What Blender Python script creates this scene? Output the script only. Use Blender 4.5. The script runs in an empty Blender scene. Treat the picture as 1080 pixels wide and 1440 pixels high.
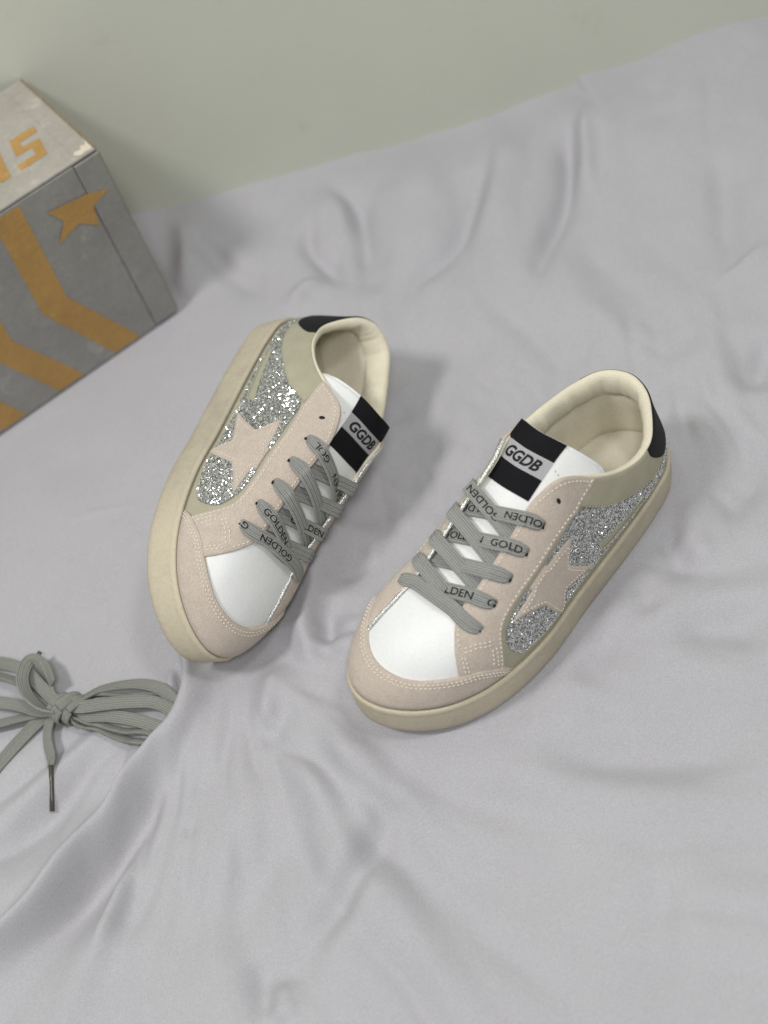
import bpy, math, random
import numpy as np
from mathutils import Vector, Matrix
from mathutils.geometry import delaunay_2d_cdt
random.seed(7); rng = np.random.default_rng(7)
sc = bpy.context.scene
col = sc.collection

# ---------------------------------------------------------------- camera, light, exposure
F_PX, PITCH, ROLL, DIST = 1999.0, 0.9033, -0.3829, 0.9592
fw = Vector((0, math.cos(PITCH), -math.sin(PITCH))); right0 = Vector((1, 0, 0)); up0 = right0.cross(fw)
cr, sr = math.cos(ROLL), math.sin(ROLL)
right = right0*cr + up0*sr; up = -right0*sr + up0*cr
cam_d = bpy.data.cameras.new('camera'); cam = bpy.data.objects.new('camera', cam_d); col.objects.link(cam)
m3 = Matrix((right, up, -fw)).transposed()
cam.matrix_world = Matrix.Translation(-fw*DIST) @ m3.to_4x4()
cam_d.sensor_fit = 'VERTICAL'; cam_d.sensor_height = 36.0; cam_d.lens = 36.0*F_PX/1440.0
cam_d.clip_start = 0.01; cam_d.clip_end = 50
cam_d.dof.use_dof = True; cam_d.dof.focus_distance = 0.862; cam_d.dof.aperture_fstop = 4.3
sc.camera = cam
world = bpy.data.worlds.new('World'); sc.world = world; world.use_nodes = True
bg = world.node_tree.nodes['Background']; bg.inputs[0].default_value = (0.95, 1.0, 0.97, 1); bg.inputs[1].default_value = 0.29
def lamp(name, loc, power, size, target=(0.03, 0.05, 0), color=(1, 0.985, 0.955)):
    l = bpy.data.lights.new(name, 'AREA'); l.energy = power; l.shape = 'DISK'; l.size = size; l.color = color
    o = bpy.data.objects.new(name, l); col.objects.link(o); o.location = loc
    o.rotation_euler = (Vector(target)-Vector(loc)).to_track_quat('-Z', 'Y').to_euler()
lamp('ceiling_lamp', (-1.00, -0.22, 1.95), 21, 0.36)
lamp('ceiling_lamp', (0.85, -0.45, 2.1), 11, 0.36)
lamp('ceiling_lamp', (0.05, -1.20, 1.75), 13.5, 0.36)
vs = sc.view_settings; vs.view_transform = 'Standard'; vs.look = 'None'; vs.exposure = 0.0; vs.gamma = 1.0; vs.use_curve_mapping = False
sc.cycles.use_denoising = True
sc.cycles.max_bounces = 8

# ---------------------------------------------------------------- measured data (metres)
FOLDS=[([(-0.146,-0.035),(-0.153,-0.062),(-0.159,-0.085),(-0.172,-0.102),(-0.192,-0.113),(-0.219,-0.133),(-0.243,-0.152),(-0.276,-0.180),(-0.306,-0.197),(-0.335,-0.210)],13,7,13),
([(-0.165,-0.114),(-0.183,-0.127),(-0.216,-0.153),(-0.249,-0.181),(-0.309,-0.220)],-9,9,10),
([(-0.197,-0.106),(-0.249,-0.124),(-0.297,-0.127),(-0.325,-0.129)],-4,14,14),
([(-0.244,-0.097),(-0.275,-0.110),(-0.308,-0.106)],2,14,14),
([(-0.219,-0.167),(-0.227,-0.190),(-0.246,-0.221),(-0.254,-0.233)],4,4,9),
([(-0.216,-0.178),(-0.223,-0.199),(-0.239,-0.226)],-2.5,5,7),
([(-0.180,-0.161),(-0.181,-0.178)],-1.2,2.5,4),
([(-0.095,-0.082),(-0.104,-0.095),(-0.112,-0.114),(-0.122,-0.131)],4,7,7),
([(-0.098,-0.112),(-0.109,-0.126),(-0.122,-0.141)],-2.5,7,7),
([(-0.087,-0.117),(-0.089,-0.140),(-0.086,-0.161),(-0.073,-0.192),(-0.066,-0.210),(-0.078,-0.229),(-0.098,-0.247),(-0.129,-0.270),(-0.145,-0.300),(-0.150,-0.312)],-4.5,10,9),
([(-0.099,-0.125),(-0.101,-0.150),(-0.091,-0.185),(-0.082,-0.209),(-0.093,-0.225),(-0.117,-0.245),(-0.144,-0.265)],3.5,12,10),
([(-0.077,-0.138),(-0.077,-0.159),(-0.070,-0.181),(-0.055,-0.202),(-0.028,-0.227)],5,9,14),
([(-0.064,-0.226),(-0.077,-0.244),(-0.106,-0.267),(-0.129,-0.288)],3.5,10,14),
([(-0.060,-0.174),(-0.044,-0.195),(-0.020,-0.219),(0.012,-0.240),(0.035,-0.248)],-3.5,12,12),
([(-0.030,-0.182),(0.005,-0.210),(0.040,-0.235),(0.082,-0.258),(0.136,-0.271)],3,14,16),
([(0.033,-0.185),(0.048,-0.218),(0.083,-0.239),(0.121,-0.250),(0.162,-0.254)],-5,14,16),
([(0.081,-0.274),(0.055,-0.329),(0.030,-0.383)],-2,10,10),
([(0.092,-0.279),(0.066,-0.334),(0.041,-0.387)],1.2,12,12),
([(-0.009,-0.249),(-0.051,-0.268),(-0.088,-0.304)],-1.8,20,20),
([(-0.156,-0.255),(-0.160,-0.284),(-0.166,-0.302)],-3,6,8),
([(-0.149,-0.276),(-0.155,-0.306)],3,8,8),
([(-0.186,-0.261),(-0.157,-0.224),(-0.127,-0.204),(-0.094,-0.199)],-3,14,14),
([(-0.199,-0.224),(-0.170,-0.195),(-0.137,-0.170),(-0.106,-0.159)],2.5,18,18),
([(0.277,0.337),(0.267,0.315),(0.250,0.284),(0.224,0.227),(0.188,0.177),(0.166,0.146),(0.152,0.121)],-8,6,6),
([(0.284,0.335),(0.270,0.302),(0.246,0.249),(0.218,0.201)],5,5,10),
([(0.280,0.306),(0.271,0.281),(0.255,0.236),(0.240,0.205)],-3,6,6),
([(0.200,0.344),(0.192,0.323),(0.178,0.287),(0.145,0.236),(0.114,0.208),(0.088,0.196),(0.063,0.173),(0.047,0.149)],-5,7,6),
([(0.208,0.332),(0.186,0.277),(0.157,0.230),(0.127,0.199)],3,7,9),
([(0.346,0.324),(0.322,0.277),(0.301,0.242)],-2,8,8),
([(0.342,0.215),(0.330,0.181),(0.301,0.108),(0.289,0.080)],-3,8,8),
([(0.333,0.098),(0.300,0.086),(0.274,0.077)],2,3,5),
([(0.296,0.022),(0.278,0.003),(0.254,-0.026)],-6,9,9),
([(0.212,-0.038),(0.223,-0.064),(0.217,-0.086),(0.188,-0.113)],-4,12,14),
([(0.155,-0.089),(0.158,-0.114),(0.162,-0.142)],-4,8,9),
([(0.167,-0.095),(0.171,-0.118),(0.175,-0.138)],2.5,9,9),
([(0.129,-0.121),(0.128,-0.138),(0.130,-0.156)],-3,9,9),
([(0.131,-0.163),(0.155,-0.176),(0.192,-0.184)],-3,12,12),
([(0.115,-0.168),(0.146,-0.196),(0.181,-0.207)],2,14,14),
([(0.106,-0.141),(0.089,-0.164),(0.063,-0.178)],-2.5,10,10),
([(0.043,0.369),(0.052,0.356),(0.070,0.307),(0.064,0.253),(0.051,0.215),(0.038,0.195)],-6,6,6),
([(0.058,0.338),(0.058,0.291),(0.051,0.249)],3,7,7),
([(0.043,0.320),(0.034,0.304),(0.023,0.274),(0.036,0.233),(0.042,0.208)],-5,5,5),
([(-0.013,0.210),(-0.002,0.223),(0.011,0.231),(0.032,0.231)],4.5,5,5),
([(-0.072,0.357),(-0.052,0.307),(-0.032,0.263),(-0.016,0.222)],-4,7,7),
([(-0.059,0.356),(-0.039,0.308),(-0.020,0.263)],3,8,8),
([(0.080,0.259),(0.067,0.222),(0.053,0.192)],-3,7,7),
([(-0.073,0.382),(-0.066,0.348),(-0.072,0.305),(-0.086,0.268)],9,7,12),
([(-0.081,-0.042),(-0.074,-0.048),(-0.076,-0.080),(-0.080,-0.101)],4,6,6),
([(-0.060,-0.052),(-0.061,-0.069),(-0.063,-0.092)],-4,6,6),
([(-0.004,0.056),(0.003,0.025),(0.013,0.007),(0.032,0.003)],3,8,8),
([(0.030,0.096),(0.045,0.059),(0.066,0.041)],-3,10,10),
([(-0.041,-0.018),(-0.020,-0.016),(0.001,-0.013)],3,8,8),
([(-0.061,-0.033),(-0.037,-0.039),(-0.017,-0.037)],-3,7,7),
([(-0.159,-0.052),(-0.163,-0.068),(-0.166,-0.084)],-7,3,3),
([(-0.165,-0.052),(-0.171,-0.078)],3,3,3),
([(-0.221,0.106),(-0.184,0.097),(-0.153,0.088)],0.8,1.5,2),
([(-0.237,0.181),(-0.196,0.151),(-0.156,0.153)],-1.5,14,14),
([(0.057,0.144),(0.081,0.114),(0.117,0.093)],-2,12,12),
([(0.232,0.044),(0.242,0.008),(0.264,-0.011)],2,14,14)]
EDGE= [(-0.1363,0.0316),(-0.1104,0.0185),(-0.0931,0.0149),(-0.0646,0.0088),(-0.0297,0.0062),(0.0052,0.0037),(0.0501,0.0008),(0.1050,-0.0041),(0.1446,-0.0086),(0.1773,-0.0101),(0.1975,-0.0088),(0.2133,-0.0108),(0.2419,-0.0070),(0.2611,-0.0068),(0.2799,-0.0094),(0.2846,-0.0011),(0.3161,-0.0052),(0.3432,-0.0046),(0.3569,-0.0009),(0.3918,0.0007),(0.4215,0.0000),(0.4462,-0.0055),(0.4887,-0.0063)]
BSTAR= [(0.0517,0.1442),(0.0207,0.1394),(0.0045,0.1330),(0.0203,0.1286),(0.0232,0.1114),(0.0356,0.1225),(0.0552,0.1168),(0.0444,0.1313)]
CH1b= [(0.0842,0.1580),(0.0667,0.1576),(0.0700,0.0735),(0.0356,0.0052),(0.0593,0.0034),(0.0918,0.0726),(0.0858,0.1529)]
CH2= [(0.1175,0.0951),(0.1215,0.0654),(0.0883,0.0032),(0.1117,0.0014),(0.1382,0.0559)]
S= [(0.0193,0.0617),(0.0402,0.0628),(0.0447,0.0427),(0.0316,0.0394),(0.0330,0.0323),(0.0488,0.0324),(0.0495,0.0254),(0.0280,0.0259),(0.0238,0.0444),(0.0371,0.0465),(0.0356,0.0537),(0.0238,0.0522)]

# ---------------------------------------------------------------- materials
def new_mat(name):
    m = bpy.data.materials.new(name); m.use_nodes = True
    nt = m.node_tree; b = nt.nodes['Principled BSDF']
    return m, nt, b
def nd(nt, t, **kw):
    n = nt.nodes.new(t)
    for k, v in kw.items():
        if k.startswith('i_'): n.inputs[k[2:].replace('_', ' ')].default_value = v
        else: setattr(n, k, v)
    return n
def noise(nt, scale, detail=4, rough=.6, coord='Object', vec=None):
    tc = nt.nodes.new('ShaderNodeTexCoord'); n = nt.nodes.new('ShaderNodeTexNoise')
    n.inputs['Scale'].default_value = scale; n.inputs['Detail'].default_value = detail; n.inputs['Roughness'].default_value = rough
    nt.links.new(vec if vec else tc.outputs[coord], n.inputs['Vector']); return n.outputs['Fac']
def ramp(nt, fac, stops):
    r = nt.nodes.new('ShaderNodeValToRGB'); e = r.color_ramp.elements
    while len(e) < len(stops): e.new(.5)
    for el, (p, c) in zip(e, stops): el.position = p; el.color = (*c, 1)
    nt.links.new(fac, r.inputs[0]); return r.outputs[0]
def mixc(nt, fac, a, b, mode='MIX'):
    m = nt.nodes.new('ShaderNodeMix'); m.data_type = 'RGBA'; m.blend_type = mode
    for sock, v in ((m.inputs[0], fac), (m.inputs[6], a), (m.inputs[7], b)):
        if hasattr(v, 'links'): nt.links.new(v, sock)
        elif isinstance(v, (tuple, list)): sock.default_value = (*v, 1)
        else: sock.default_value = v
    return m.outputs[2]
def bump(nt, b, h, strength, dist, prev=None):
    n = nt.nodes.new('ShaderNodeBump'); n.inputs['Strength'].default_value = strength; n.inputs['Distance'].default_value = dist
    nt.links.new(h, n.inputs['Height'])
    if prev: nt.links.new(prev, n.inputs['Normal'])
    nt.links.new(n.outputs[0], b.inputs['Normal']); return n.outputs[0]
def sc3(c, k): return tuple(min(1, x*k) for x in c)
def fabric(name, c, var=.12, big=60, fine=2600, bs=.5, bd=.0004, rough=.9, sheen=.0, spec=.25, fc=.2):
    m, nt, b = new_mat(name)
    f1 = noise(nt, big, 5); f2 = noise(nt, fine, 3, .7)
    cc = ramp(nt, f1, [(.3, sc3(c, 1-var)), (.7, sc3(c, 1+var))])
    cc2 = ramp(nt, f2, [(.25, (1-fc,)*3), (.75, (1+fc*.85,)*3)])
    nt.links.new(mixc(nt, 1.0, cc, cc2, 'MULTIPLY'), b.inputs['Base Color'])
    b.inputs['Roughness'].default_value = rough; b.inputs['Specular IOR Level'].default_value = spec
    b.inputs['Sheen Weight'].default_value = sheen; b.inputs['Sheen Roughness'].default_value = .6
    bump(nt, b, f2, bs, bd); return m
M = {}
M['suede'] = fabric('pink_beige_suede', (.56, .480, .415), .06, 160, 1400, .9, .0008, .95, .12, .15, .26)
M['white'] = fabric('white_leather', (.71, .72, .725), .02, 40, 600, .4, .0004, .42, 0, .4, .05)
M['cream'] = fabric('cream_lining', (.68, .63, .50), .06, 40, 1500, .35, .0003, .85, .1, .2)
M['insole'] = fabric('insole_leather', (.52, .485, .395), .05, 50, 1800, .25, .0002, .6, 0, .3)
M['black'] = fabric('black_leather', (.010, .010, .012), .2, 50, 1500, .3, .0003, .65, 0, .2)
M['label_black'] = fabric('black_ribbon', (.008, .008, .010), .15, 80, 2600, .5, .0003, .85, 0, .15)
M['label_grey'] = fabric('grey_ribbon', (.36, .355, .375), .05, 80, 2600, .4, .0003, .7, 0, .2)
M['thread'] = fabric('cream_thread', (.76, .71, .60), .06, 200, 4000, .3, .0001, .8, 0, .2)
M['thread_green'] = fabric('pale_green_thread', (.44, .44, .33), .08, 200, 4000, .3, .0001, .8, 0, .2)
M['thread_white'] = fabric('grey_thread', (.34, .34, .36), .05, 200, 4000, .3, .0001, .8, 0, .2)
M['ink'] = fabric('black_ink', (.012, .012, .012), .1, 200, 3000, .1, .0001, .7, 0, .2)
M['hole'] = fabric('eyelet_hole_shade', (.035, .03, .026), .1, 200, 3000, .1, .0001, .9, 0, .1)  # near-black colour stands in for the shade down the punched holes

# olive canvas: woven
m, nt, b = new_mat('olive_canvas'); M['olive'] = m
tc = nd(nt, 'ShaderNodeTexCoord')
w1 = nd(nt, 'ShaderNodeTexWave', wave_type='BANDS', bands_direction='Z'); w1.inputs['Scale'].default_value = 330; w1.inputs['Distortion'].default_value = 1.5; w1.inputs['Detail'].default_value = 2
w2 = nd(nt, 'ShaderNodeTexWave', wave_type='BANDS', bands_direction='X'); w2.inputs['Scale'].default_value = 330; w2.inputs['Distortion'].default_value = 1.5; w2.inputs['Detail'].default_value = 2
for w in (w1, w2): nt.links.new(tc.outputs['Object'], w.inputs['Vector'])
wv = nd(nt, 'ShaderNodeMath', operation='MULTIPLY'); nt.links.new(w1.outputs['Fac'], wv.inputs[0]); nt.links.new(w2.outputs['Fac'], wv.inputs[1])
f1 = noise(nt, 70, 5)
ca = ramp(nt, f1, [(.3, (.39, .365, .275)), (.7, (.445, .418, .320))])
nt.links.new(mixc(nt, 1.0, ca, ramp(nt, wv.outputs[0], [(0, (.86, .86, .86)), (.8, (1.12, 1.12, 1.12))]), 'MULTIPLY'), b.inputs['Base Color'])
b.inputs['Roughness'].default_value = .85; b.inputs['Specular IOR Level'].default_value = .2
bump(nt, b, wv.outputs[0], .5, .0004)

# rubber sole: yellowed cream with scuffs
m, nt, b = new_mat('aged_rubber'); M['rubber'] = m
f1 = noise(nt, 18, 6, .65); f2 = noise(nt, 500, 5, .7); f3 = noise(nt, 45, 8, .75)
base = ramp(nt, f1, [(.3, (.515, .455, .345)), (.7, (.56, .50, .385))])
scuff = ramp(nt, f3, [(.56, (0, 0, 0)), (.80, (.6, .6, .6))])
tcx = nd(nt, 'ShaderNodeTexCoord'); sxx = nd(nt, 'ShaderNodeSeparateXYZ'); nt.links.new(tcx.outputs['Object'], sxx.inputs[0])
band_ = ramp(nt, sxx.outputs[0], [(.0, (.45, .45, .45)), (.05, (.75, .75, .75)), (.10, (1, 1, 1)), (.165, (.7, .7, .7)), (.20, (0, 0, 0))])
f4 = noise(nt, 60, 8, .7); worn = mixc(nt, 1.0, band_, ramp(nt, f4, [(.30, (.25, .25, .25)), (.66, (.70, .70, .70))]), 'MULTIPLY')
c2 = mixc(nt, scuff, base, (.37, .325, .245)); c2 = mixc(nt, worn, c2, (.315, .285, .230))
nt.links.new(mixc(nt, 1.0, c2, ramp(nt, f2, [(.3, (.90, .90, .90)), (.7, (1.07, 1.07, 1.07))]), 'MULTIPLY'), b.inputs['Base Color'])
b.inputs['Roughness'].default_value = .62; b.inputs['Specular IOR Level'].default_value = .35
bump(nt, b, f2, .45, .0005)

# glitter flakes: mirror-like, each flake its own tone
m, nt, b = new_mat('silver_glitter_flakes'); M['flake'] = m
geo = nd(nt, 'ShaderNodeNewGeometry')
nt.links.new(ramp(nt, geo.outputs['Random Per Island'], [(0, (.42, .43, .43)), (.3, (.72, .73, .72)), (.7, (.90, .91, .90)), (1, (.98, .99, .98))]), b.inputs['Base Color'])
b.inputs['Metallic'].default_value = .85; b.inputs['Roughness'].default_value = .17
m, nt, b = new_mat('silver_glitter_backing'); M['glitter_base'] = m
f = noise(nt, 1500, 2); nt.links.new(ramp(nt, f, [(.3, (.16, .165, .16)), (.7, (.42, .43, .42))]), b.inputs['Base Color'])
b.inputs['Metallic'].default_value = .6; b.inputs['Roughness'].default_value = .4; bump(nt, b, f, .9, .0006)
m, nt, b = new_mat('silver_foil'); M['silver'] = m
f = noise(nt, 900, 3); nt.links.new(ramp(nt, f, [(.3, (.40, .40, .38)), (.7, (.80, .80, .78))]), b.inputs['Base Color'])
b.inputs['Metallic'].default_value = .8; b.inputs['Roughness'].default_value = .3; bump(nt, b, f, .8, .0008)

# lace: flat braid, ribs along the length and a fine herringbone (UV: u along in mm, v across in mm)
def lace_mat(name, c):
    m, nt, b = new_mat(name)
    uv = nd(nt, 'ShaderNodeUVMap'); sx = nd(nt, 'ShaderNodeSeparateXYZ'); nt.links.new(uv.outputs[0], sx.inputs[0])
    def mth(op, a, bb=None):
        n = nd(nt, 'ShaderNodeMath', operation=op)
        for i, v in enumerate((a, bb)):
            if v is None: continue
            if hasattr(v, 'links'): nt.links.new(v, n.inputs[i])
            else: n.inputs[i].default_value = v
        return n.outputs[0]
    u, v = sx.outputs[0], sx.outputs[1]
    ribs = mth('ABSOLUTE', mth('SINE', mth('MULTIPLY', v, math.pi/1.45)))
    tri = mth('PINGPONG', v, 1.45)
    hb = mth('ABSOLUTE', mth('SINE', mth('MULTIPLY', mth('ADD', u, tri), math.pi/0.85)))
    h = mth('ADD', mth('MULTIPLY', ribs, .65), mth('MULTIPLY', hb, .45))
    f = noise(nt, 900, 3)
    cc = ramp(nt, h, [(.10, sc3(c, .50)), (.55, c), (1, sc3(c, 1.22))])
    nt.links.new(mixc(nt, 1.0, cc, ramp(nt, f, [(.3, (.9, .9, .9)), (.7, (1.1, 1.1, 1.1))]), 'MULTIPLY'), b.inputs['Base Color'])
    b.inputs['Roughness'].default_value = .85; b.inputs['Specular IOR Level'].default_value = .2
    b.inputs['Sheen Weight'].default_value = .08
    bump(nt, b, h, 1.0, .0009); return m
M['lace'] = lace_mat('grey_flat_lace', (.355, .360, .345))
M['lace_olive'] = lace_mat('olive_grey_flat_lace', (.300, .305, .278))
m, nt, b = new_mat('dark_aglet'); M['aglet'] = m
b.inputs['Base Color'].default_value = (.06, .058, .045, 1); b.inputs['Roughness'].default_value = .3

# bed sheet: brushed grey cotton
m, nt, b = new_mat('grey_bed_sheet'); M['sheet'] = m
f1 = noise(nt, 7, 4); f2 = noise(nt, 1200, 3, .75); f3 = noise(nt, 90, 6, .7)
base = ramp(nt, f1, [(.3, (.402, .395, .424)), (.7, (.427, .420, .447))])
b2 = mixc(nt, 1.0, base, ramp(nt, f2, [(.3, (.84, .84, .84)), (.7, (1.13, 1.13, 1.13))]), 'MULTIPLY')
nt.links.new(b2, b.inputs['Base Color'])
b.inputs['Roughness'].default_value = .95; b.inputs['Specular IOR Level'].default_value = .1; b.inputs['Sheen Weight'].default_value = .1
p = bump(nt, b, f3, .25, .0012); bump(nt, b, f2, .45, .0005, p)
# wall paint
m, nt, b = new_mat('pale_green_wall_paint'); M['wall'] = m
f1 = noise(nt, 5, 4); f2 = noise(nt, 120, 5); f3 = noise(nt, 14, 6, .7)
base = ramp(nt, f1, [(.3, (.535, .550, .475)), (.7, (.57, .585, .508))])
st_ = ramp(nt, f3, [(.62, (1, 1, 1)), (.78, (.88, .87, .82))])
nt.links.new(mixc(nt, 1.0, base, st_, 'MULTIPLY'), b.inputs['Base Color']); b.inputs['Roughness'].default_value = .7
bump(nt, b, f2, .2, .001)
# shoe box card
def card(name, c, metal, rough, wr_=.5):
    m, nt, b = new_mat(name)
    f1 = noise(nt, 14, 6, .65); f2 = noise(nt, 260, 5, .7)
    cc = ramp(nt, f1, [(.3, sc3(c, .86)), (.7, sc3(c, 1.1))])
    nt.links.new(mixc(nt, 1.0, cc, ramp(nt, f2, [(.3, (.92, .92, .92)), (.7, (1.06, 1.06, 1.06))]), 'MULTIPLY'), b.inputs['Base Color'])
    b.inputs['Metallic'].default_value = metal; b.inputs['Roughness'].default_value = rough
    f3 = noise(nt, 38, 9, .72); wear = ramp(nt, f3, [(.56, (0, 0, 0)), (.68, (wr_, wr_, wr_))]); nt.links.new(mixc(nt, wear, b.inputs['Base Color'].links[0].from_socket, sc3(c, 1.55)), b.inputs['Base Color'])
    bump(nt, b, f1, .6, .006); return m
M['box'] = card('silver_grey_card', (.30, .292, .275), .30, .5)
M['box_top'] = card('worn_silver_card', (.40, .375, .335), .2, .55, .6)
M['box_print'] = card('ochre_print', (.42, .245, .075), .1, .5)
M['worn_paper'] = card('worn_white_paper', (.62, .56, .46), 0, .8)
M['card_edge'] = card('brown_card_edge', (.22, .165, .10), 0, .8)

# ---------------------------------------------------------------- object helpers
def link(o, parent=None):
    col.objects.link(o)
    if parent is not None: o.parent = parent
    return o
def mesh(name, V, Fc, mat, parent=None, smooth=True, uv=None, kind=None):
    me = bpy.data.meshes.new(name); me.from_pydata([tuple(v) for v in V], [], [tuple(f) for f in Fc])
    if smooth: me.polygons.foreach_set('use_smooth', [True]*len(me.polygons))
    if uv is not None:
        l = me.uv_layers.new(name='UVMap'); idx = np.empty(len(me.loops), int); me.loops.foreach_get('vertex_index', idx)
        l.data.foreach_set('uv', np.asarray(uv, float)[idx].ravel())
    for mm in (mat if isinstance(mat, list) else [mat]): me.materials.append(mm)
    me.update()
    o = link(bpy.data.objects.new(name, me), parent)
    if kind: o['kind'] = kind
    return o
def thing(name, label, cat, group=None):
    o = link(bpy.data.objects.new(name, None)); o.empty_display_size = .02
    o['label'] = label; o['category'] = cat
    if group: o['group'] = group
    return o
def catmull(pts, n=8, closed=False):
    p = np.asarray(pts, float); N_ = len(p); out = []
    rngi = range(N_) if closed else range(N_-1)
    for i in rngi:
        if closed: a, b_, c, d = p[i-1], p[i], p[(i+1) % N_], p[(i+2) % N_]
        else:
            b_, c = p[i], p[i+1]; a = p[i-1] if i else 2*b_-c; d = p[i+2] if i+2 < N_ else 2*c-b_
        for k in range(n):
            t = k/n; out.append(.5*((2*b_)+(c-a)*t+(2*a-5*b_+4*c-d)*t*t+(3*b_-a-3*c+d)*t**3))
    if not closed: out.append(p[-1])
    return np.array(out)
def resample(p, step):
    d = np.r_[0, np.cumsum(np.linalg.norm(np.diff(p, axis=0), axis=1))]
    n = max(2, int(round(d[-1]/step))+1); t = np.linspace(0, d[-1], n)
    return np.stack([np.interp(t, d, p[:, k]) for k in range(p.shape[1])], -1)
TEXTS = {}
def text_mesh(body, shear=0., offset=0.):
    """flat outline of a word: verts (x,y) with cap height 1, centred on y, and faces"""
    key = (body, shear, offset)
    if key not in TEXTS:
        c = bpy.data.curves.new('lettering', 'FONT'); c.body = body; c.shear = shear; c.offset = offset; c.resolution_u = 4
        o = bpy.data.objects.new('lettering', c); col.objects.link(o)
        dg = bpy.context.evaluated_depsgraph_get(); me = bpy.data.meshes.new_from_object(o.evaluated_get(dg))
        V = np.array([v.co[:2] for v in me.vertices]); Fc = [tuple(p.vertices) for p in me.polygons]
        bpy.data.objects.remove(o); bpy.data.curves.remove(c); bpy.data.meshes.remove(me)
        h = V[:, 1].max()-V[:, 1].min(); V = (V-[V[:, 0].min(), (V[:, 1].max()+V[:, 1].min())/2])/h
        TEXTS[key] = (V, Fc)
    return TEXTS[key]

# ---------------------------------------------------------------- sneaker base surface
# station: outline x,y | top x,y,z | o1,h1,o2,d2   (millimetres, lateral is +y, toe is +x)
ST=np.array([
 (-3.0,0.8,   8,0,84,      2,24,1,-20),
 (2.4,17.4,   13,12.5,78,  2,20,2,-18),
 (13.8,26.8,  24,22.5,66.5,1,17,3,-14),
 (32.6,32.5,  39,28,65,    1,15,3,-13),
 (56,36.5,    58,30,72,    0,16,4,-15),
 (83.8,40.0,  80,28.5,87,  0,20,5,-20),
 (102,42,     101,23,103.5,0,22,8,-22),
 (121,44.2,   118,18.5,101.5,0,19,17,-13),
 (154.3,49.0, 148,19,88.5, 0,16,18,-8),
 (182.4,48.6, 180,19.5,74.5, 0,14,20,-5),
 (211,42.7,   191,16.5,70,  0,13,26,-6),
 (233.4,31.6, 193.5,11,69.7, 0,12,33,-8),
 (248,18,     194.5,6,69.7,0,12,37,-10),
 (256,4,      195,0.5,69.7,  0,12,39,-11),
 (258.1,-6.3, 195,-3,69.7, 0,12,39,-11),
 (256.4,-16.7,195,-6.5,69.7, 0,12,38,-11),
 (250,-27.7,  194,-10,69.7,0,12,35,-10),
 (235,-38,    192,-14,70,  0,12,29,-8),
 (211.8,-44.2,187,-17,71.7,  0,13,22,-6),
 (184,-44.4,  172,-17,78,  0,14,16,-6),
 (154.6,-40.6,142,-17,91,  0,15,14,-9),
 (121,-35.5,  113,-17.5,103,0,17,12,-14),
 (103,-34,    98,-22,105,  0,20,7,-20),
 (85.5,-33.4, 80,-27,95,   0,20,4,-20),
 (55.7,-33.4, 56,-28.5,90, 0,18,4,-18),
 (33.8,-32,   35,-27,87,   1,18,4,-18),
 (14.7,-26.2, 18,-20.5,87, 2,20,3,-20),
 (3.6,-14.4,  10,-11,86,   2,22,2,-20)],float)
def hermite(tk,Y,period):
    """periodic non-uniform Catmull-Rom; returns function of t"""
    n=len(tk); T=np.r_[tk[-1]-period,tk,tk[0]+period,tk[1]+period]; Z=np.vstack([Y[-1:],Y,Y[:1],Y[1:2]])
    m=np.zeros_like(Z)
    for i in range(1,n+2):
        d0=T[i]-T[i-1]; d1=T[i+1]-T[i]
        m[i]=((Z[i]-Z[i-1])/d0*d1+(Z[i+1]-Z[i])/d1*d0)/(d0+d1)
    def f(t):
        t=np.asarray(t,float); tt=tk[0]+np.mod(t-tk[0],period)
        i=np.clip(np.searchsorted(T,tt,side='right')-1,1,n); h=T[i+1]-T[i]; u=((tt-T[i])/h)[...,None]; h=h[...,None]
        return (2*u**3-3*u**2+1)*Z[i]+(u**3-2*u**2+u)*h*m[i]+(-2*u**3+3*u**2)*Z[i+1]+(u**3-u**2)*h*m[i+1]
    return f
OUTL=ST[:,:2]
seg=np.linalg.norm(np.roll(OUTL,-1,0)-OUTL,axis=1); PER=seg.sum(); TK=np.r_[0,np.cumsum(seg)[:-1]]   # arc parameter in mm
outline=hermite(TK,OUTL,PER)
def onormal(t):
    d=outline(np.asarray(t)+.5)-outline(np.asarray(t)-.5); n=np.stack([-d[...,1],d[...,0]],-1)
    return n/np.linalg.norm(n,axis=-1)[...,None]
def spring(x): return np.clip((x-188)/70,0,1)**2*8.0
SOLE_H=24.7
def _ctrl():
    n=onormal(TK); F=np.c_[OUTL-n*3.3,spring(OUTL[:,0])+SOLE_H-3]
    n3=np.c_[n,np.zeros(len(n))]; z=np.array([0,0,1.])
    C1=F+n3*ST[:,5:6]+z*ST[:,6:7]; T=ST[:,2:5]; C2=T+n3*ST[:,7:8]+z*ST[:,8:9]
    return np.hstack([F,C1,C2,T])
ctrl=hermite(TK,_ctrl(),PER)
def P(a,h):
    a=np.asarray(a,float); h=np.asarray(h,float); c=ctrl(a); t=h[...,None]
    return (1-t)**3*c[...,0:3]+3*(1-t)**2*t*c[...,3:6]+3*(1-t)*t*t*c[...,6:9]+t**3*c[...,9:12]
def N(a,h):
    e=.4; k=.004
    h=np.asarray(h,float); h0=np.clip(h-k,-.2,1.2); h1=np.clip(h+k,-.2,1.2)
    da=P(np.asarray(a)+e,h)-P(np.asarray(a)-e,h); dh=P(a,h1)-P(a,h0)
    n=np.cross(dh,da); l=np.linalg.norm(n,axis=-1)[...,None]
    return n/np.maximum(l,1e-9)

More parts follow.
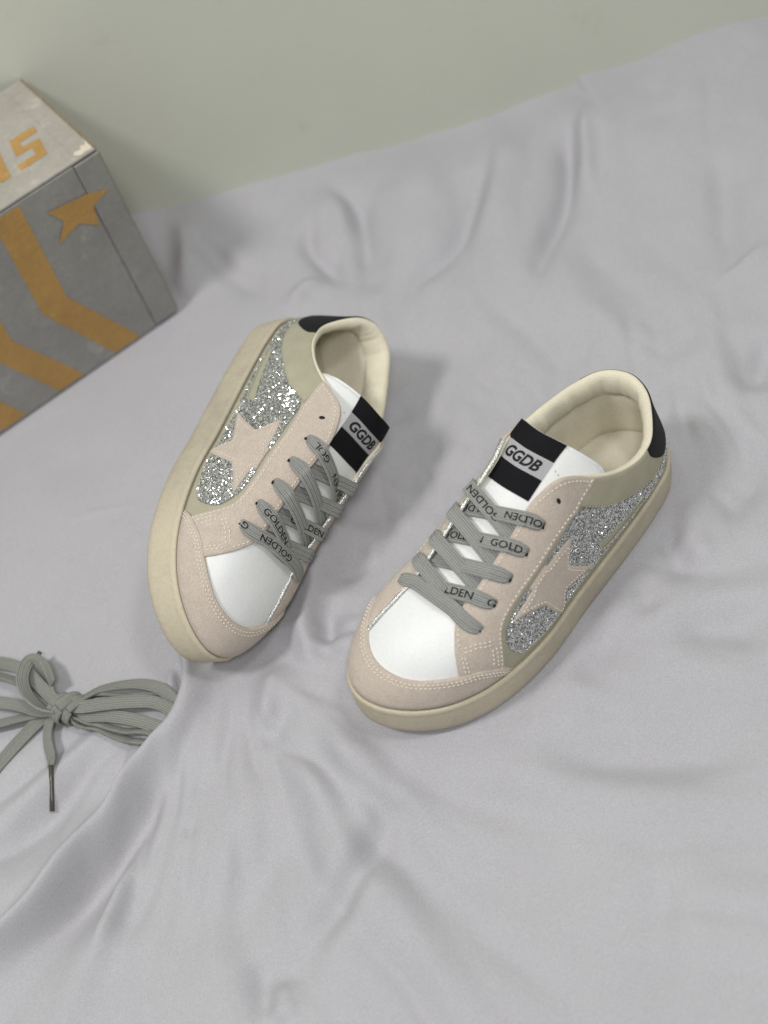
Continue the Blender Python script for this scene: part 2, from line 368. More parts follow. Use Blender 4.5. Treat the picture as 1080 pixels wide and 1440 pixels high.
# ---------------------------------------------------------------- sneaker: panel shapes on the (a, h) surface, a = mm round the sole from the heel, h = 0 at the sole .. 1 at the top line
HS = 60.0
def med(a):
    return np.interp(a, TK[:15], np.r_[PER, TK[:13:-1]][:15])
GLIT = [(118,.668,1),(131.7,.622),(146,.600),(160,.594),(174,.592),(183,.594),(191,.575),(198,.52),(201.5,.44),(201.3,.35),(199,.24),(194,.17),(180,.115),(166,.105),(152,.10),(127,.10),(105,.095),(85,.10),(65,.12),(45,.13),(25,.14),(5,.14),(-10,.14),(-10,.36),(5,.36),(20,.38),(35,.36),(43,.34),(53,.36),(68,.45),(85,.545),(105,.615)]
ANKLE = [(108,.975,1),(112,.83),(119,.69,1),(105,.612),(85,.545),(68,.45),(53,.37),(43,.345),(34,.36),(20,.42,1),(20,.975,1),(40,.975),(65,.975),(90,.975)]
TAB = [(47,.985,1),(46.5,.82),(40.5,.6),(34,.43),(26,.375),(12,.36),(-12,.36),(-26,.375),(-34,.43),(-40.5,.6),(-46.5,.82),(-47,.985,1),(-25,.99),(0,.99),(25,.99)]
EYE_OUT = [(105,.985),(110,.865),(116,.755),(121.5,.69),(126.5,.66),(148,.637),(168,.627),(184,.63),(195,.612),(201.5,.555),(205.5,.45),(209,.29),(212,.12)]
EYE = [(105,.985,1)]+EYE_OUT[1:-1]+[(212,.10,1),(236,.10,1),(245.5,.45),(249.5,.60),(252,.74),(248.5,.87),(234,.96),(217,.997),(197,1.0),(185,1.0),(171,1.0),(149,1.0),(141,1.0),(131,1.0),(122,1.0),(113,1.0)]
CAP_TOP = [(203,.0),(208.7,.175),(217.5,.30),(231,.41),(250,.463),(268,.485),(280,.486),(291,.498),(300,.51),(309,.53),(319,.567),(328,.60),(340,.605),(355,.56),(368,.47),(378,.38),(388,.2),(392,0)]
CAP = [(203,-.03,1)]+CAP_TOP+[(392,-.03,1),(370,-.03),(340,-.03),(310,-.03),(280,-.03),(250,-.03),(225,-.03)]
STAR = [(135.5,.55,1),(144,.40,1),(122.5,.125,1),(151.5,.25,1),(157.5,.03,1),(171.5,.36,1),(194,.53,1),(176.5,.555,1),(177.5,.592,1),(162,.594,1),(161,.572,1)]
VAMP = [(222,.22,1),(206,.72,1),(206,1.0,1),(240,1.0),(270,1.0),(300,1.0),(330,1.0),(360,1.0),(394,1.0,1),(394,.72,1),(380,.22,1),(360,.22),(300,.22),(240,.22)]
SLOT = [(63.5,.175,1),(66,.27,1),(114.5,.268,1),(112,.172,1)]
EL = [(133,.85),(152,.815),(170,.808),(184.3,.802),(197,.788),(217,.747)]
EM = [(458,.85),(441,.83),(424,.82),(406.5,.825),(388,.84),(356,.862)]

def loop_points(pts, step=1.2):
    """closed outline: smooth runs between points flagged sharp; returned in millimetre-like (a, h*HS) space, counter-clockwise"""
    q = [(p[0], p[1]*HS) for p in pts]; sharp = [i for i, p in enumerate(pts) if len(p) > 2]
    if not sharp: out = catmull(q, 10, True); out = resample(np.vstack([out, out[:1]]), step)[:-1]
    else:
        out = []; n = len(q)
        for i, s in enumerate(sharp):
            e = sharp[(i+1) % len(sharp)]; run = [q[s]]; k = s
            while True:
                k = (k+1) % n; run.append(q[k])
                if k == e: break
            r = catmull(run, 10) if len(run) > 2 else np.array(run)
            out.append(resample(r, step)[:-1])
        out = np.vstack(out)
    x, y = out[:, 0], out[:, 1]
    if (x*np.roll(y, -1)-np.roll(x, -1)*y).sum() < 0: out = out[::-1]
    return out
def inpoly(pt, poly):
    x, y = pt[:, 0], pt[:, 1]; r = np.zeros(len(pt), bool); j = len(poly)-1
    for i in range(len(poly)):
        xi, yi = poly[i]; xj, yj = poly[j]
        c = ((yi > y) != (yj > y)) & (x < (xj-xi)*(y-yi)/((yj-yi) or 1e-12)+xi); r ^= c; j = i
    return r
def qnormals(q, closed=True):
    d = np.roll(q, -1, 0)-np.roll(q, 1, 0) if closed else np.gradient(q, axis=0)
    d /= np.maximum(np.linalg.norm(d, axis=1), 1e-9)[:, None]
    return np.stack([-d[:, 1], d[:, 0]], -1)       # left of travel = inside for a counter-clockwise loop
def lift(q, off):
    t = np.clip((q[:, 1]/HS-.02)/.16, 0, 1); k = .12+.88*t*t*(3-2*t)       # panels thin out where they are pulled in under the sole edge
    return P(q[:, 0], q[:, 1]/HS)+N(q[:, 0], np.clip(q[:, 1]/HS, 0, 1))*(np.asarray(off)*k).reshape(-1, 1)

class Shoe:
    def __init__(s, root, mirror): s.root, s.mir = root, mirror
    def V(s, a): a = np.asarray(a, float)*.001; return a*[1, -1, 1] if s.mir else a
    def emit(s, name, V, Fc, mat, parent=None, smooth=True, uv=None, kind=None):
        if s.mir: Fc = [tuple(f)[::-1] for f in Fc]
        return mesh(name, s.V(V), Fc, mat, parent or s.root, smooth, uv, kind)
    def panel(s, name, pts, off, mat, parent=None, base=-.2, holes=(), bev=.55, grid=2.2, tf=None):
        B = loop_points(pts); 
        if tf is not None: B = tf(B); x, y = B[:, 0], B[:, 1]
        if (B[:, 0]*np.roll(B[:, 1], -1)-np.roll(B[:, 0], -1)*B[:, 1]).sum() < 0: B = B[::-1]
        nb = len(B); I = B+qnormals(B)*bev; I = I[inpoly(I, B)]
        gx, gy = np.meshgrid(np.arange(B[:, 0].min(), B[:, 0].max(), grid), np.arange(B[:, 1].min(), B[:, 1].max(), grid*.8))
        G = np.stack([gx.ravel(), gy.ravel()], -1)+rng.uniform(-.2, .2, (gx.size, 2)); G = G[inpoly(G, B)]
        if len(G):
            dm = np.array([((B-g)**2).sum(1).min() for g in G]); G = G[dm > (bev+.8)**2]
        hc = []; hp = []
        for (a, h) in holes:
            c = np.array([a, h*HS]); hc.append(c)
            if len(G): G = G[((G-c)**2).sum(1) > 2.2**2]
            t = np.arange(12)*math.tau/12; hp.append(c+1.55*np.stack([np.cos(t), np.sin(t)], -1))
        pts2 = [B, I]+hp+[G]; allq = np.vstack([p for p in pts2 if len(p)])
        edges = [(i, (i+1) % nb) for i in range(nb)]; k = nb+len(I); hidx = []
        for p in hp: edges += [(k+i, k+(i+1) % 12) for i in range(12)]; hidx.append(range(k, k+12)); k += 12
        vo, eo, fo, ov, _, _ = delaunay_2d_cdt([Vector(p) for p in allq], edges, [], 1, 1e-6)
        Q = np.array([v[:] for v in vo]); src = [min(o) if o else 10**9 for o in ov]
        tris = [t for t in fo]
        if hc:
            def ok(t):
                c = Q[list(t)].mean(0); return all(((c-h)**2).sum() > 1.45**2 for h in hc)
            tris = [t for t in tris if ok(t)]
        hh = np.full(len(Q), off); where = {}
        for i, sidx in enumerate(src):
            if sidx < nb: hh[i] = off-.5*min(1, off); where[sidx] = i
            elif sidx < nb+len(I): hh[i] = off-.08
            elif sidx < nb+len(I)+12*len(hp): hh[i] = off-.35
        V = lift(Q, hh); Fc = [tuple(t)[::-1] for t in tris]
        Vb = lift(B, np.full(nb, base)); n0 = len(V); V = np.vstack([V, Vb])
        for i in range(nb):
            j = (i+1) % nb
            if i in where and j in where: Fc.append((where[i], where[j], n0+j, n0+i))
        o = s.emit(name, V, Fc, mat, parent)
        if hc:
            for (a, h) in holes:
                t = np.arange(12)*math.tau/12; q = np.array([a, h*HS])+1.9*np.stack([np.cos(t), np.sin(t)], -1)
                s.emit('eyelet', np.vstack([lift(q, np.full(12, off-1.0)), lift(q*.3+np.array([a, h*HS])*.7, np.full(12, off-1.6))]), [tuple(((i+1) % 12, i, 12+i, 12+(i+1) % 12)) for i in range(12)]+[tuple(range(12, 24))[::-1]], M['hole'], o)  # dark cup below each hole, its shade put into the colour
        return o
    def stitch(s, qpath, off, parent, mat=None, pitch=3.0, ln=2.05, r=.42, name='stitching', surf=None):
        """rows of short raised thread stitches along paths in (a, h*HS) space"""
        V = []; Fc = []
        for path in qpath:
            q = np.asarray(path, float); p3 = surf(q) if surf else lift(q, np.full(len(q), off)); d = np.r_[0, np.cumsum(np.linalg.norm(np.diff(p3, axis=0), axis=1))]
            n3 = N(q[:, 0], np.clip(q[:, 1]/HS, 0, 1)) if not surf else np.tile([0, .0, 1.], (len(q), 1))
            f = lambda t, A_: np.array([np.interp(t, d, A_[:, k]) for k in range(3)])
            t = pitch*.5
            while t+ln < d[-1]:
                c0, c1 = f(t, p3), f(t+ln, p3); nn = f(t+ln/2, n3); ax = c1-c0; ax /= np.linalg.norm(ax)+1e-9
                w = np.cross(nn, ax); w /= np.linalg.norm(w)+1e-9; k = len(V)
                V.append(c0-nn*.15)
                for u in (.22, .78):
                    c = c0*(1-u)+c1*u
                    for j in range(5):
                        an = j*math.tau/5; V.append(c+w*r*math.cos(an)+nn*(r*.8*math.sin(an)+.14))
                V.append(c1-nn*.15)
                for j in range(5):
                    j2 = (j+1) % 5
                    Fc += [(k, k+1+j2, k+1+j), (k+1+j, k+1+j2, k+6+j2, k+6+j), (k+6+j, k+6+j2, k+11)]
                t += pitch
        return s.emit(name, np.array(V), Fc, mat or M['thread'], parent, True, None, 'stuff')
    def band(s, name, path, nor, width, thick, mat, parent=None, wf=None):
        """flat woven band with rounded edges; returns object and frame function for lettering"""
        p = np.asarray(path, float); d = np.r_[0, np.cumsum(np.linalg.norm(np.diff(p, axis=0), axis=1))]
        T = np.gradient(p, axis=0); T /= np.linalg.norm(T, axis=1)[:, None]
        n = np.asarray(nor, float); n = n-T*(n*T).sum(1)[:, None]; n /= np.linalg.norm(n, axis=1)[:, None]; W = np.cross(n, T)
        prof = [(-.5, 0), (-.49, .30)]+[(x, .40+.16*abs(math.sin(5*math.pi*(x+.475)/.95))**.6) for x in np.linspace(-.475, .475, 26)]+[(.49, .30), (.5, 0), (.49, -.35), (.45, -.5), (0, -.5), (-.45, -.5), (-.49, -.35)]
        k = len(prof); wv = np.full(len(p), width) if wf is None else wf(d, d[-1])*width
        V = []; uv = []
        for i in range(len(p)):
            for (x, y) in prof: V.append(p[i]+W[i]*x*wv[i]+n[i]*y*thick); uv.append((d[i], x*width+width))
        Fc = [(i*k+j, i*k+(j+1) % k, (i+1)*k+(j+1) % k, (i+1)*k+j) for i in range(len(p)-1) for j in range(k)]
        Fc = [f[::-1] for f in Fc]
        Fc.append(tuple(range(k))); Fc.append(tuple(range((len(p)-1)*k, len(p)*k))[::-1])
        o = s.emit(name, V, Fc, mat, parent, True, uv)
        def frame(t, y, z):
            g = lambda A_: np.stack([np.interp(t, d, A_[:, c]) for c in range(3)], -1)
            return g(p)+g(W)*y[:, None]+g(n)*z
        return o, frame, d[-1]

def tongue_c(u):
    C = np.array([(212,0,57),(195,-1,65),(170,-2,76),(145,-3,86),(121,-4.5,95.5),(104,-5.5,102.5),(94,-6,106),(86,-6,108.5)], float)
    k = catmull(C, 12); d = np.r_[0, np.cumsum(np.linalg.norm(np.diff(k, axis=0), axis=1))]; d /= d[-1]
    return np.stack([np.interp(u, d, k[:, c]) for c in range(3)], -1)
def TG(u, s_):
    u = np.asarray(u, float); s_ = np.asarray(s_, float); c = tongue_c(u); w = np.clip((u-.35)/.65, 0, 1)
    dz = -(6+19*w)*(np.abs(s_)/36)**2.3; dy = s_*(1-.10*w*(np.abs(s_)/36)**2); dx = -15*w*(np.abs(s_)/36)**1.8
    tilt = .30*dz
    return c+np.stack([dx+tilt*0, dy, dz], -1)
def TGo(u, s_, off):
    e = .004; du = TG(u+e, s_)-TG(u-e, s_); ds = TG(u, s_+.3)-TG(u, s_-.3); n = np.cross(ds, du); n /= np.linalg.norm(n, axis=-1)[..., None]
    n = np.where(n[..., 2:3] < 0, -n, n)
    return TG(u, s_)+n*(off[..., None] if np.ndim(off) else off)
UX = lambda x: float(np.interp(-x, -tongue_c(np.linspace(0, 1, 400))[:, 0], np.linspace(0, 1, 400)))

def build_shoe(root, mirror, upper_set, words, glints=()):
    S = Shoe(root, mirror)
    # ---- sole: cupsole wall with rounded lips, lofted round the outline
    A_ = np.linspace(0, PER, 320, endpoint=False); O = outline(A_); n2 = onormal(A_)
    prof = [(-16, 1.2), (-3.2, 0), (-1.2, .7), (-.2, 2.6), (.15, 7), (.2, 13), (.15, 18), (.05, 19.5), (.05, 20.3), (.15, 21), (.15, 22.6), (-.3, 24.2), (-1.2, 24.95), (-2.2, 24.6), (-2.9, 23.4), (-6, 22)]
    V = []; k = len(prof)
    for i in range(len(A_)):
        for (o, z) in prof:
            p = O[i]+n2[i]*o; V.append((p[0], p[1], z+spring(O[i][0])))
    m_ = len(A_); Fc = [(i*k+j, ((i+1) % m_)*k+j, ((i+1) % m_)*k+j+1, i*k+j+1) for i in range(m_) for j in range(k-1)]
    Fc = [f[::-1] for f in Fc]; Fc.append(tuple(i*k for i in range(m_)))
    S.emit('sole', V, Fc, M['rubber'])
    # ---- base shell
    hh = np.linspace(-.02, 1, 34); Aa = np.linspace(0, PER, 300, endpoint=False)
    G = P(Aa[:, None], hh[None, :]).reshape(-1, 3); nh = len(hh); na = len(Aa)
    Fc = [(i*nh+j, i*nh+j+1, ((i+1) % na)*nh+j+1, ((i+1) % na)*nh+j) for i in range(na) for j in range(nh-1)]
    S.emit('upper', G, Fc, M['olive'])
    # ---- lining with padded collar
    Al = np.arange(-186, 187, 2.0); lp = [(.955, .2), (.985, .9), (1.0, 1.0), (1.012, .3), (1.016, -.9), (1.012, -2.2), (.995, -3.8), (.95, -5.4), (.87, -6.4), (.79, -6.3), (.725, -5.2), (.70, -4.2), (.685, -4.15), (.66, -4.6), (.5, -4.6), (.3, -4.2), (.05, -4.0)]
    V = []
    for a in Al:
        pad = float(np.clip((118-abs(a))/16, 0, 1)) if a > 0 else float(np.clip((118-abs(a))/16, 0, 1)); pad = pad*pad*(3-2*pad)
        for (h, o) in lp:
            h2 = h if pad > .5 else min(h, .992+.02*pad)
            wob = (.55*math.sin(a*.23)*math.sin(a*.071+1)+.35*math.sin(a*.61+2)*math.sin(a*.13))*(1 if o < -5 else 0)
            oo = (o+wob)*pad+(1-pad)*(min(o, 0)*.30-.4)
            V.append(P(a, h2)+N(a, min(h, 1))*oo)
    k = len(lp); Fc = [(i*k+j, i*k+j+1, (i+1)*k+j+1, (i+1)*k+j) for i in range(len(Al)-1) for j in range(k-1)]
    S.emit('lining', V, Fc, M['cream'])
    # ---- insole
    A2 = np.linspace(0, PER, 600, endpoint=False); O2 = outline(A2)-onormal(A2)*6.6
    la_, me_ = O2[A2 < 303], O2[A2 >= 303][::-1]; x0, x1 = O2[:, 0].min(), O2[:, 0].max(); V = []; nx_, ny_ = 80, 25
    for t in np.linspace(0, math.pi, nx_):
        x = (x0+x1)/2-(x1-x0)/2*math.cos(t)*.9995; yl = np.interp(x, *la_[np.argsort(la_[:, 0])].T); ym = np.interp(x, *me_[np.argsort(me_[:, 0])].T)
        for v in np.sin(np.linspace(-math.pi/2, math.pi/2, ny_)):
            q = np.array([x, (yl+ym)/2+(yl-ym)/2*v]); dq = math.sqrt(((O2-q)**2).sum(1).min()); V.append((q[0], q[1], 26.5+4.5*math.sqrt(min(1, dq/2.2))+spring(x)))
    S.emit('insole', V, [(i*ny_+j, (i+1)*ny_+j, (i+1)*ny_+j+1, i*ny_+j+1) for i in range(nx_-1) for j in range(ny_-1)], M['insole'])
    # ---- panels
    S.panel('vamp', VAMP, .5, M['white'])
    g = S.panel('glitter_panel', GLIT, .55, M['glitter_base'], base=-.3)
    # flakes
    B = loop_points(GLIT); ex = [loop_points(STAR), loop_points(EYE), loop_points(SLOT)]
    n = 17000; q = np.stack([rng.uniform(B[:, 0].min(), B[:, 0].max(), n*2), rng.uniform(B[:, 1].min(), B[:, 1].max(), n*2)], -1)
    q = q[inpoly(q, B)]
    for e in ex: q = q[~inpoly(q, e)]
    q = q[:n]; c3 = lift(q, .75+rng.uniform(0, .45, len(q))); n3 = N(q[:, 0], q[:, 1]/HS)+rng.normal(0, .36, (len(q), 3)); n3 /= np.linalg.norm(n3, axis=1)[:, None]
    for (ga, gh, gn, gr, gv) in glints:          # added flakes, all tilted to bounce a lamp into the camera as a glint
        gq = np.array([ga, gh*HS])+rng.normal(0, gr, (gn, 2)); c3 = np.vstack([c3, lift(gq, np.full(gn, 1.25))]); n3 = np.vstack([n3, np.array(gv)+rng.normal(0, .022, (gn, 3))])
    n3 /= np.linalg.norm(n3, axis=1)[:, None]
    V = []; Fc = []
    for c, nn in zip(c3, n3):
        t1 = np.cross(nn, rng.normal(size=3)); t1 /= np.linalg.norm(t1); t2 = np.cross(nn, t1); r = rng.uniform(.24, .50); k = len(V)
        for j in range(6): an = j*math.tau/6; V.append(c+(t1*math.cos(an)+t2*math.sin(an))*r)
        Fc.append(tuple(range(k, k+6)))
    S.emit('glitter_flakes', V, Fc, M['flake'], g, False, None, 'stuff')
    sl = S.panel('slot', SLOT, 1.0, M['olive'], bev=.3)
    B = loop_points(SLOT, .8); B = B+qnormals(B)*.2; B = np.vstack([B, B[:1]])
    S.stitch([B], 1.15, sl, M['thread_green'], 1.5, 1.5, .45, 'slot_piping')
    for nm, tf in (('lat', None), ('med', lambda q: np.stack([med(q[:, 0]), q[:, 1]], -1))):
        a_ = S.panel('ankle_panel', ANKLE, 1.3, M['olive'], tf=tf)
        B = catmull([(p[0], p[1]*HS) for p in [(118,.688),(105,.63),(85,.565),(68,.475),(53,.40),(43,.375)]], 8)
        if tf: B = tf(B)
        S.stitch([B], 1.35, a_, M['thread_green'])
        eyl = EL if tf is None else EM
        loop = EYE
        if tf:      # the inner edge of the medial side runs further forward
            loop = [p for p in EYE]; i0 = loop.index((245.5,.45)); loop[i0:i0+6] = [(276,.42),(279,.58),(278,.72),(272,.86),(254,.955),(228,.995)]; loop[i0-1] = (255,.10,1)
        e_ = S.panel('eyestay', loop, 2.1, M['suede'], holes=[] if tf else eyl, tf=tf)
        if tf is None:
            ro = resample(catmull([(p[0], p[1]*HS) for p in EYE_OUT], 8), 1); ro = ro-qnormals(ro, False)*-2.2
            ri = resample(catmull([(p[0], p[1]*HS) for p in [(246.5,.70),(246,.78),(243,.85),(229,.925),(216,.955),(197,.96),(185,.96),(171,.96),(149,.96),(141,.96),(131,.955),(122,.955),(113,.95),(108.5,.93)]], 8), 1)
            rows = [ro, ri]
            L_ = lambda *p: resample(np.array([(x, y*HS) for x, y in p]), 1)
            rows += [L_((244,.705),(226,.668),(210,.575)), L_((244,.668),(226,.632),(211,.54)), L_((244.5,.66),(240.5,.45)), L_((241.3,.64),(237.2,.44)), L_((210.3,.52),(214.5,.29)), L_((213.6,.53),(217.8,.32))]
            S.stitch(rows, 2.2, e_)
        else:
            ro = resample(catmull([(p[0], p[1]*HS) for p in EYE_OUT], 8), 1); ro = tf(ro-qnormals(ro, False)*-2.2)
            S.stitch([ro], 2.2, e_)
            tq = tf(resample(catmull([(x, y*HS) for x, y in [(277,.47),(279.5,.58),(279,.72),(273.5,.86),(255,.962),(228,1.0),(197,1.003),(171,1.003),(141,1.003),(126,1.003)]], 8), 1.5)); rt = tq[:, 0]; pts = lift(tq, np.full(len(tq), 1.3))
            V = []; 
            for p, a in zip(pts, rt):
                nn = N(a, .99); w = np.array([0, 1., 0])
                for j in range(6): an = j*math.tau/6; V.append(p+w*(1.5*math.cos(an)+.3)+nn*1.1*math.sin(an))
            S.emit('edge_trim', V, [(i*6+j, i*6+(j+1) % 6, (i+1)*6+(j+1) % 6, (i+1)*6+j) for i in range(len(rt)-1) for j in range(6)], M['silver'], e_)
    st = S.panel('star', STAR, 1.75, M['suede'], base=.2)
    B = loop_points(STAR, .6); I = B+qnormals(B)*2.0; I = I[inpoly(I, B)]; I = np.array([p for p in I if ((B-p)**2).sum(1).min() > 1.7**2]); S.stitch([I], 1.85, st, pitch=2.7, ln=1.8, r=.38)
    hb = S.panel('heel_tab', TAB, 2.1, M['black'])
    cp = S.panel('toe_cap', CAP, 2.9, M['suede'])
    rc = resample(catmull([(p[0], p[1]*HS) for p in CAP_TOP], 8), 1); S.stitch([rc-qnormals(rc, False)*2.0, rc-qnormals(rc, False)*3.9], 3.0, cp, pitch=2.7, ln=1.8, r=.40)
    # ---- tongue slab
    us = np.r_[np.linspace(0, .9, 46), np.linspace(.91, 1, 16)]; ns = 25; V = []
    for side in (1, -1):
        for u in us:
            k_ = max(0, (u-.92)/.08); r = 1-math.sqrt(max(0, 1-k_*k_))
            hi = (24+17*np.clip((u-.3)/.6, 0, 1))-9*r; lo = -24+6.5*np.clip((u-.3)/.6, 0, 1)+2*r
            ss = np.linspace(lo, hi, ns)
            edge = np.minimum((ss-lo), (hi-ss)); t_ = 1.6*np.sqrt(np.clip(edge/2.5, 0, 1))*(1 if u < .985 else .35)
            V += list(TGo(np.full(ns, u), ss, t_*side if side > 0 else -t_))
    nu = len(us); Fc = []
    for b_ in (0, 1):
        for i in range(nu-1):
            for j in range(ns-1):
                f = (b_*nu*ns+i*ns+j, b_*nu*ns+i*ns+j+1, b_*nu*ns+(i+1)*ns+j+1, b_*nu*ns+(i+1)*ns+j); Fc.append(f if b_ else f[::-1])
    for i in range(nu-1):
        for j in (0, ns-1): f = (i*ns+j, (i+1)*ns+j, nu*ns+(i+1)*ns+j, nu*ns+i*ns+j); Fc.append(f if j else f[::-1])
    for j in range(ns-1): Fc.append(((nu-1)*ns+j, (nu-1)*ns+j+1, nu*ns+(nu-1)*ns+j+1, nu*ns+(nu-1)*ns+j))
    tg = S.emit('tongue', V, [f[::-1] for f in Fc], M['white'])
    q = np.stack([np.full(40, UX(101)), np.linspace(18, 33, 40)], -1); q[:, 0] += np.linspace(0, -.06, 40)
    S.stitch([q], 0, tg, M['thread_white'], 2.6, 1.5, .28, surf=lambda q: TGo(q[:, 0], q[:, 1], 1.65))
    # ---- label: three woven bands and its lettering
    u0, u1 = UX(122.5), .997; cuts = [0, .37, .67, 1]
    lab = None
    for bi, (c0, c1) in enumerate(zip(cuts[:-1], cuts[1:])):
        uu = u0+(u1-u0)*np.linspace(c0+.004, c1-.004, 8); ss = np.linspace(-16.5, 16.5, 15); V = []
        for off in (2.25 if bi != 1 else 2.3, 1.2):
            for u in uu: V += list(TGo(np.full(15, u), ss, off))
        Fc = [(i*15+j, (i+1)*15+j, (i+1)*15+j+1, i*15+j+1) for i in range(7) for j in range(14)]
        n0 = 8*15; rim = [j for j in range(15)]+[i*15+14 for i in range(1, 8)]+[7*15+j for j in range(13, -1, -1)]+[i*15 for i in range(6, 0, -1)]
        Fc += [(rim[i], rim[(i+1) % len(rim)], n0+rim[(i+1) % len(rim)], n0+rim[i]) for i in range(len(rim))]
        o = S.emit('label' if bi == 1 else 'label_band', V, Fc, M['label_grey'] if bi == 1 else M['label_black'], smooth=False)
        if bi == 1: lab = o
    TV, TF = text_mesh('GGDB', .28, .035); wd = TV[:, 0].max(); hgt = 7.4; sx = 23.5/wd
    tx = (TV[:, 0]-wd/2)*sx*(-1 if mirror else 1)+(1.5 if mirror else .5); ty = TV[:, 1]*hgt
    um = u0+(u1-u0)*.52; Lm = 1/np.linalg.norm(TG(um+.5e-3, 0.)-TG(um-.5e-3, 0.))*1e-3
    Vt = TGo(um+ty*Lm, tx, 2.45); TFs = TF if not mirror else TF
    S.emit('lettering', Vt, [f[::-1] for f in TF] if mirror else TF, M['ink'], lab, False)
    # ---- laces
    PL = np.array([P(a, h) for a, h in EL]); PM = np.array([P(a, h) for a, h in EM])
    ip = lambda A_, i: np.array([np.interp(i, np.arange(1, 7), A_[:, c]) for c in range(A_.shape[1])])
    aL = np.arange(118, 262, .5); TL = P(aL, np.ones(len(aL))); aM = np.arange(345, 485, .5); TM = P(aM, np.ones(len(aM)))
    def edge_pt(side, i):
        l, m__ = ip(PL, i), ip(PM, i); tgt = l+.27*(m__-l) if side == 'L' else m__+.20*(l-m__); A_, T_ = (aL, TL) if side == 'L' else (aM, TM)
        return A_[((T_-tgt)**2).sum(1).argmin()]
    def strand(side, k, upper, word=None, bar=False):
        E, E2, o_ = (EL, EM, 'M') if side == 'L' else (EM, EL, 'L'); a, h = E[k-1]; off = 2.1+.80; up_ = 1.5 if upper else 0.
        ae = edge_pt(side, k+.12 if not bar else k); pts = []; nr = []
        n0 = N(a, h); zc = np.array([.25, 0, 1.])/math.sqrt(1.0625)
        def add(p, n_): pts.append(p); nr.append(n_)
        oute = h-.035
        add(P(a, h)+n0*.2, n0); add(P(a, h)+n0*(off-.2)+ (P(a, h+.03)-P(a, h))*.5, n0)
        for t in (.35, .7): aa, hh_ = a+(ae-a)*t, h+(1-h)*t; add(P(aa, hh_)+N(aa, hh_)*(off+up_*t), N(aa, hh_))
        pe = P(ae, 1.)+N(ae, 1.)*(off+.1+up_); ne = N(ae, 1.); add(pe, ne*.6+zc*.4)
        if not bar:
            ao = edge_pt(o_, k+.78); po = P(ao, 1.)-N(ao, 1.)*1.6; no = N(ao, 1.)
            for t in (.33, .66): add(pe*(1-t)+po*t+zc*(2.2*math.sin(t*math.pi)+up_*.5*(1-t)+(0 if upper else -.9)), zc)
            add(po, no*.5+zc*.5); ai, hi = ip(np.array(E2), min(6, k+.9)); add(P(ai, hi+.06)-N(ai, hi)*3.0, no)
        else:
            b_, hb_ = E2[k-1]; ao = edge_pt(o_, k); po = P(ao, 1.)+N(ao, 1.)*(off+.3+up_)
            for t in (.33, .66): add(pe*(1-t)+po*t+zc*2.2*math.sin(t*math.pi), zc)
            add(po, N(ao, 1.)*.6+zc*.4)
            for t in (.6, .3): aa, hh_ = b_+(ao-b_)*t, hb_+(1-hb_)*t; add(P(aa, hh_)+N(aa, hh_)*(off+up_*t), N(aa, hh_))
            nb_ = N(b_, hb_); add(P(b_, hb_)+nb_*(off-.2), nb_); add(P(b_, hb_)+nb_*.2, nb_)
        pp = catmull(pts, 8); nn = catmull(nr, 8)
        def wf(d, L):
            w = np.clip((d+.8)/11, 0, 1); w = .30+.70*np.sin(w*math.pi/2)**.9
            if bar: w2 = np.clip((L-d+.8)/11, 0, 1); w = np.minimum(w, .30+.70*np.sin(w2*math.pi/2)**.9)
            return w
        o, fr, L = S.band('lace_strand', pp, nn, 9.0, 1.15, M['lace'], None, wf)
        for (wd_, start, sgn, hgt_, across) in (word or []):
            TV, TF = text_mesh(wd_, 0, .012); hg = hgt_; t = start+sgn*TV[:, 0]*hg*1.18; y = sgn*TV[:, 1]*hg*(-1 if mirror else 1)+across
            keep = [f for f in TF if all(.5 < t[i] < L-2 for i in f)]
            if keep: S.emit('lettering', fr(t, y, .80), [f[::-1] for f in keep] if mirror else keep, M['ink'], o, False)
    strand('L', 6, False, words.get('L6'), True) if upper_set == 'M' else strand('L', 6, True, words.get('L6'), True)
    for k in (5, 4, 3, 2):
        strand('L', k, upper_set == 'L', words.get('L%d' % k)); strand('M', k, upper_set == 'M', words.get('M%d' % k))
    return S

GW = 'GOLDEN'
A_root = thing('sneaker', 'sneaker standing upright on its sole, white toe box facing the viewer, empty ankle opening visible', 'sneaker', 'the pair of sneakers')
SA = build_shoe(A_root, False, 'M', {'L2': [(GW, -1.6, 1, 4.3, 0), (GW, 33, 1, 4.3, 0)], 'M2': [(GW, 42, -1, 4.3, 0)], 'L3': [('GOLD', 24.5, -1, 4.3, 0), (GW, 58, -1, 4.3, 0)], 'L5': [(GW, 45, -1, 4.6, 0), ('G', 6.6, -1, 4.2, 0)]})
B_root = thing('sneaker', 'sneaker tipped over on its side with its starred flank turned up, beside the cardboard box', 'sneaker', 'the pair of sneakers')
SB = build_shoe(B_root, True, 'L', {'L6': [(GW, 44, -1, 4.2, 0), ('G', 7, -1, 4.0, 0)], 'L5': [(GW, 8, 1, 4.2, 0)], 'L2': [('GOL', 23, -1, 4.3, 0), (GW, 61, -1, 4.2, 0)], 'M4': [(GW, 40, -1, 4.2, 0)]}, [(111.5, .62, 15, .9, (.481, .814, .327)), (118.5, .56, 6, 2.2, (.476, .815, .331)), (120, .55, 6, 3, (.261, .662, .703))])
def rot(yaw, roll, pit): return Matrix.Rotation(yaw, 4, 'Z') @ Matrix.Rotation(pit, 4, 'Y') @ Matrix.Rotation(roll, 4, 'X')
A_root.matrix_world = Matrix.Translation((0.1762, -0.0417, 0.0019)) @ rot(-2.6565, -0.0259, -0.0290)
B_root.matrix_world = Matrix.Translation((-0.0211, 0.1503, 0.0423)) @ rot(-2.1444, -1.2382, 0.0223)

